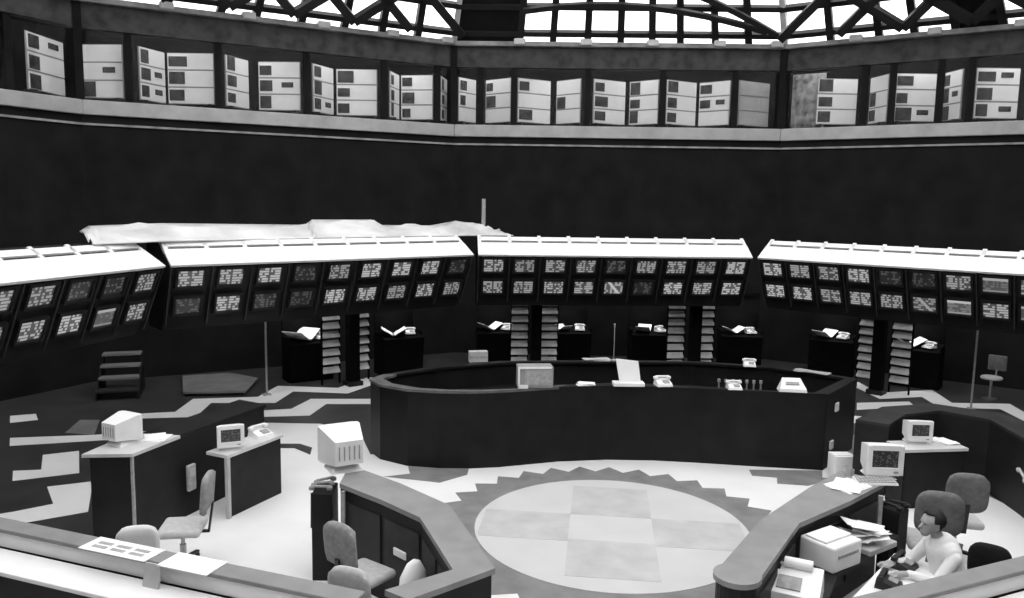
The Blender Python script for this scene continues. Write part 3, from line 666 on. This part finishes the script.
# newspaper lying over the left rail
t = thing('newspaper', 'printed newspaper lying over the grey cap of the left rail', 'newspaper', (-4.2, -3.48, 1.102), math.radians(-13.5))
obj('page', box((0, -.02, .004), (.72, .24, .008)), 'paper', t)
for k in range(3): 
    for r in range(2): obj('print_block', box((-.2+.2*k, -.06+.07*r, .0095), (.15, .04, .003)), 'print_grey', t)
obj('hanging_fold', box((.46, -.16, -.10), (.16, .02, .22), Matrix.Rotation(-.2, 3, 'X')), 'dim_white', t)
obj('page', box((.75, -.02, .004), (.5, .26, .008)), 'paper', t)

# ------------------------------------------------------------------ right trading pod
RO = [(2.64, -.34), (2.12, -.98), (1.4, -2.0), (.8, -3.2)]
RI = [(2.98, -.72), (2.45, -1.32), (1.76, -2.02), (1.17, -3.22)]
t = thing('trading_desk', 'angled desk with grey top in the right pod, beside the floor disc', 'desk', (1.9, -1.9, 0))
desk_ring(t, RO, RI, 1.1, 'desk_top', 'desk_dark', (1.9, -1.9), 'desk_panel')
obj('end_post', lathe([(.17, 0), (.17, 1.05)], (.985-1.9, -3.2+1.9, 0), 24), 'desk_dark', t, smooth=False)
obj('end_top', lathe([(.195, 1.06), (.195, 1.106)], (.985-1.9, -3.2+1.9, 0), 24), 'desk_top', t)
obj('worktop', prism(off([(2.84, -1.08), (2.5, -1.4), (1.8, -2.05), (1.25, -3.15), (1.7, -3.1), (2.05, -2.3), (2.65, -1.62), (2.98, -1.24)], 1.9, -1.9), .68, .72), 'desk_dark', t)
for x, y in ((2.9, -1.25), (2.0, -2.25), (1.6, -3.0)): obj('leg', box((0, 0, .34), (.05, .05, .68)), 'desk_dark', t, (x-1.9, y+1.9, 0))
obj('upright', box((0, 0, .88), (.04, .04, .33)), 'print_grey', t, (2.86-1.9, -.98+1.9, 0))
crt('white monitor facing the viewer at the far end of the right pod desk', (3.0, -.47, 1.1), 3, .95)
keyboard('white keyboard in front of the monitor on the right pod desk', (2.88, -.72, 1.1), 5)
papers('paper_stack', 'white sheets spread on the far end of the right pod desk', (2.55, -.88, 1.1), -40, 3, (.3, .42))
def boxy_printer(label, loc, rz, s):
    t = thing('printer', label, 'printer', loc, math.radians(rz), 'printers on the right desk')
    obj('case', box((0, 0, s[2]/2), s, bev=.02), 'white_plastic', t); obj('lid', box((0, .03, s[2]+.012), (s[0]*.9, s[1]*.6, .024), bev=.008), 'paper', t)
    obj('paper_slot', box((0, -s[1]/2-.002, s[2]*.6), (s[0]*.7, .012, .03)), 'print_grey', t); return t
boxy_printer('white boxy printer on the inner worktop of the right desk', (2.07, -1.99, .72), 40, (.44, .38, .25))
t = thing('paper_heap', 'crumpled white printout heap beside the printer on the right desk', 'papers', (2.56, -1.55, .72), math.radians(40))
for k in range(7): obj('sheet', box((0, 0, 0), (.38, .26, .006), Matrix.Rotation(random.uniform(-.35, .35), 3, 'Y') @ Matrix.Rotation(random.uniform(-.3, .3), 3, 'X')), 'paper', t, (random.uniform(-.06, .06), random.uniform(-.06, .06), .08+.022*k), random.uniform(-1, 1))
obj('tray', box((0, 0, .03), (.46, .36, .06), bev=.01), 'dim_white', t)
t = thing('adding_machine', 'white adding machine at the near end of the right worktop', 'machine', (1.58, -2.72, .72), math.radians(-20))
obj('case', hull([(-.22, -.2, 0), (.22, -.2, 0), (.22, .2, 0), (-.22, .2, 0)], [(-.21, -.19, .08), (.21, -.19, .08), (.21, .19, .2), (-.21, .19, .2)]), 'white_plastic', t)
obj('roll', lathe([(.05, -.12), (.05, .12)], n=14), 'paper', t, (0, .15, .22)).rotation_euler = (0, math.pi/2, 0)
obj('keypad', box((-.05, -.06, .125), (.2, .16, .02), Matrix.Rotation(.3, 3, 'X')), 'print_grey', t)
t2 = thing('telephone_console', 'dark telephone console with cords on the right desk end', 'telephone', (3.03, -.92, .9), math.radians(-48))
obj('pedestal', box((0, 0, -.45), (.22, .2, .9), bev=.01), 'desk_dark', t2)
for k in range(2): obj('handset', handset_bm(), 'black_plastic', t2, (0, -.07+.13*k, .05), .3*k)
# back partition
t = thing('partition', 'dark curved low partition enclosing the back of the right pod', 'partition', (5.0, 2.2, 0))
Ri = [(3.95, 1.95), (4.39, 2.58), (5.03, 2.92), (5.55, 2.49), (5.56, 1.49), (5.5, .3), (5.35, -1.0)]
Ro = [(3.55, 2.15), (4.2, 3.0), (5.08, 3.36), (6.0, 2.85), (5.98, 1.5), (5.92, .25), (5.77, -1.05)]
for i in range(len(Ri)-1):
    q = [Ri[i], Ri[i+1], Ro[i+1], Ro[i]]
    obj('body', prism(off(q, 5.0, 2.2), 0, 1.02), 'desk_dark', t); obj('cap', prism(off(q, 5.0, 2.2), 1.02, 1.06), 'desk_panel', t)
t = thing('wall_shelf', 'white shelf with a dark front below it at the back of the right pod', 'shelf', (4.4, 1.75, 0), math.radians(14))
obj('board', box((0, 0, .83), (.95, .42, .04)), 'desk_light', t); obj('front', box((0, -.16, .405), (.9, .04, .81)), 'desk_dark', t)
for s in (-1, 1): obj('side', box((s*.44, .0, .405), (.03, .36, .81)), 'desk_dark', t)
crt('white monitor facing the viewer on the back shelf of the right pod', (4.28, 1.85, .85), 5, .8)
papers('paper_stack', 'white papers beside the monitor on the back shelf of the right pod', (4.68, 1.9, .85), 40, 5, (.22, .3))
t = thing('cup', 'small pale mug by the monitor on the right desk end', 'cup', (2.66, -.5, 1.1))
obj('body', lathe([(.035, 0), (.04, .09), (.034, .09), (.03, .01)], n=14), 'dim_white', t); obj('handle', box((.05, 0, .045), (.03, .012, .05), bev=.004), 'dim_white', t)
t = thing('carton', 'white carton on the floor at the right end of the black counter', 'box', (3.52, 2.58, 0), math.radians(8))
obj('box', box((0, 0, .2), (.3, .26, .4), bev=.005), 'paper', t); obj('flap', box((0, -.02, .405), (.3, .12, .01)), 'paper', t)
t = thing('wall_telephone', 'pale handset hanging on the right partition', 'telephone', (5.48, 1.25, .62), math.radians(-88))
obj('plate', box((0, -.01, 0), (.12, .04, .24), bev=.01), 'black_plastic', t); obj('handset', handset_bm(), 'dim_white', t, (0, -.06, .03)).rotation_euler = (0, .5, 0)
chair('grey office chair with rounded back in the right pod, farther of two', (4.04, -.06, 0), 175, 'chair_fabric', 'chair_light', 1.05)
chair('grey office chair right behind the seated person', (3.47, -.82, 0), 168, 'chair_fabric', 'chair_light', 1.08)
chair('black office chair back rising just above the right rail', (3.72, -1.62, 0), 150, 'chair_black', 'chair_black', .85)
t = thing('stool', 'grey chair with a round seat under the right screen bank', 'chair', (8.4, 8.55, 0), math.radians(-36))
obj('seat', lathe([(.2, .44), (.22, .47), (.2, .5)], n=18), 'dim_white', t); obj('column', lathe([(.16, 0), (.16, .02), (.03, .04), (.03, .44)], n=14), 'chrome', t)
obj('backrest', box((.05, .2, .78), (.36, .06, .34), bev=.06), 'chair_fabric', t, smooth=True); obj('back_bar', bar((.05, .12, .46), (.05, .21, .7), .03), 'chrome', t)

# white table before the person
t = thing('side_table', 'white table in front of the seated person', 'table', (2.6, -2.45, 0), math.radians(55))
obj('top', box((0, 0, .735), (1.3, .55, .03), bev=.006), 'white_plastic', t)
for sx in (-1, 1):
    for sy in (-1, 1): obj('leg', box((sx*.58, sy*.22, .36), (.04, .04, .72)), 'chrome', t)
telephone('black telephone at the near end of the white table', (2.44, -2.5, .75), 60, 'black_plastic', 1.0)
telephone('black telephone beside the hands of the seated person', (2.72, -2.08, .75), 50, 'black_plastic', 1.0)

# ------------------------------------------------------------------ seated person
def person():
    prim = []      # (a, b, ra, rb, material index)   0 shirt 1 skin 2 trousers 3 shoes
    V = Vector
    def cap(a, b, ra, rb, m): prim.append((V(a), V(b), ra, rb, m))
    # local frame: +x is the way the person faces, z up, seat at z = .47
    cap((0, 0, .58), (.02, 0, .74), .15, .155, 0); cap((.02, 0, .74), (.10, 0, 1.0), .15, .15, 0)
    cap((.10, -.12, 1.0), (.10, .12, 1.0), .10, .10, 0); cap((.02, -.08, .57), (.02, .08, .57), .13, .13, 2)
    cap((.12, 0, 1.03), (.18, 0, 1.16), .058, .052, 1)
    H = V((.225, 0, 1.235))
    cap(H+V((-.02, 0, .03)), H+V((.0, 0, .02)), .092, .09, 1); cap(H+V((.03, 0, -.03)), H+V((.055, 0, -.075)), .066, .045, 1)
    cap(H+V((.088, 0, .0)), H+V((.108, 0, -.03)), .012, .016, 1)
    for s in (-1, 1):
        cap(H+V((-.005, s*.088, .012)), H+V((-.01, s*.092, -.022)), .016, .012, 1)
        cap(H+V((.075, s*.034, .022)), H+V((.08, s*.02, .025)), .013, .012, 1)
    cap(H+V((.082, -.02, -.055)), H+V((.082, .02, -.055)), .011, .011, 1)
    for s in (-1, 1):
        sh = V((.10, s*.19, .98)); el = V((.26, s*.24, .76)); wr = V((.47, s*.13, .805))
        if s > 0: el = V((.28, .23, .78)); wr = V((.50, .10, .80))
        cap(sh, el, .064, .05, 0); cap(el, wr-V((.04, 0, 0)), .05, .036, 0); cap(wr-V((.05, 0, 0)), wr, .03, .027, 1)
        cap(wr, wr+V((.07, -s*.01, -.01)), .03, .034, 1)
        for k in range(4):
            o = (k-1.5)*.021; ln = (.036, .042, .040, .03)[k]
            b0 = wr+V((.085, -s*.01+o, -.008)); b1 = b0+V((ln, o*.3, -.006)); b2 = b1+V((ln*.75, 0, -.022))
            cap(b0, b1, .0095, .009, 1); cap(b1, b2, .009, .0075, 1)
        th = wr+V((.03, -s*.035, -.004)); cap(th, th+V((.04, -s*.022, -.01)), .012, .010, 1); cap(th+V((.04, -s*.022, -.01)), th+V((.066, -s*.022, -.02)), .010, .008, 1)
        hp = V((.03, s*.09, .56)); kn = V((.42, s*.13, .54)); an = V((.40, s*.13, .10))
        cap(hp, kn, .095, .068, 2); cap(kn, an, .064, .042, 2); cap(an, an+V((.0, 0, -.03)), .042, .042, 3); cap(an+V((-.03, 0, -.058)), an+V((.15, 0, -.062)), .038, .034, 3)
    bm = bmesh.new()
    for a, b, ra, rb, m in prim:
        d = b-a; L = max(d.length, 1e-4); z = d.normalized(); x = z.orthogonal().normalized(); y = z.cross(x)
        rings = []
        n = 14
        for ph in (-80, -50, -20, 0): rings.append((ra*math.sin(math.radians(ph)), ra*math.cos(math.radians(ph))))
        for ph in (0, 20, 50, 80): rings.append((L+rb*math.sin(math.radians(ph)), rb*math.cos(math.radians(ph))))
        rv = [[bm.verts.new(a+z*h+(x*math.cos(2*math.pi*i/n)+y*math.sin(2*math.pi*i/n))*r) for i in range(n)] for h, r in rings]
        for p, q in zip(rv, rv[1:]):
            for i in range(n): bm.faces.new((p[i], p[(i+1) % n], q[(i+1) % n], q[i]))
        bm.faces.new(rv[0][::-1]); bm.faces.new(rv[-1])
    me = bpy.data.meshes.new('body'); bm.to_mesh(me); bm.free()
    tmp = bpy.data.objects.new('body_build', me); COL.objects.link(tmp)
    r = tmp.modifiers.new('r', 'REMESH'); r.mode = 'VOXEL'; r.voxel_size = .0075
    sm = tmp.modifiers.new('s', 'SMOOTH'); sm.iterations = 3; sm.factor = .5
    dg = bpy.context.evaluated_depsgraph_get(); out = bpy.data.meshes.new_from_object(tmp.evaluated_get(dg))
    bpy.data.objects.remove(tmp)
    out.materials.clear()
    for m in ('shirt', 'skin', 'trousers', 'black_plastic'): out.materials.append(MAT[m])
    for p in out.polygons:
        c = p.center; best, bi = 9, 0
        for a, b, ra, rb, m in prim:
            d = b-a; tt = max(0, min(1, (c-a).dot(d)/max(d.length_squared, 1e-8))); s_ = (c-a-d*tt).length-(ra+(rb-ra)*tt)
            if s_ < best: best, bi = s_, m
        p.material_index = bi; p.use_smooth = True
    return out, H
me, H = person(); me.name = 'person_body'
ps = thing('person', 'person with dark hair in a white shirt leaning over the white table', 'person', (3.11, -2.15, 0), math.radians(190))
obj('body', me, None, ps)
bm = bmesh.new(); bmesh.ops.create_uvsphere(bm, u_segments=28, v_segments=18, radius=1)
for v in list(bm.verts):
    c = v.co
    if c.x > .45 and c.z < .55 or c.z < -.75 or (c.x > .05 and c.z < -.05): bm.verts.remove(v)
for v in bm.verts:
    k = 1+.03*math.sin(v.co.x*19+v.co.z*13)*math.sin(v.co.y*17)
    v.co = Vector((v.co.x*.108*k-.02, v.co.y*.104*k, v.co.z*.112*k+.03))
r = bmesh.ops.solidify(bm, geom=bm.faces[:], thickness=.012)
obj('hair', bm, 'hair', ps, tuple(H), smooth=True)
for s in (-1, 1): obj('eye', lathe([(.002, -.006), (.008, -.003), (.009, 0), (.008, .003), (.002, .006)], n=10), 'black_plastic', ps, (H.x+.082, s*.032, H.z+.008)).rotation_euler = (0, math.pi/2, 0)
t = thing('person_stool', 'low seat under the seated person', 'chair', (3.11, -2.15, 0), math.radians(190))
obj('seat', box((-.02, 0, .41), (.42, .42, .07), bev=.03), 'chair_black', t); obj('column', lathe([(.2, 0), (.2, .03), (.03, .05), (.03, .38)], n=14), 'chrome', t)
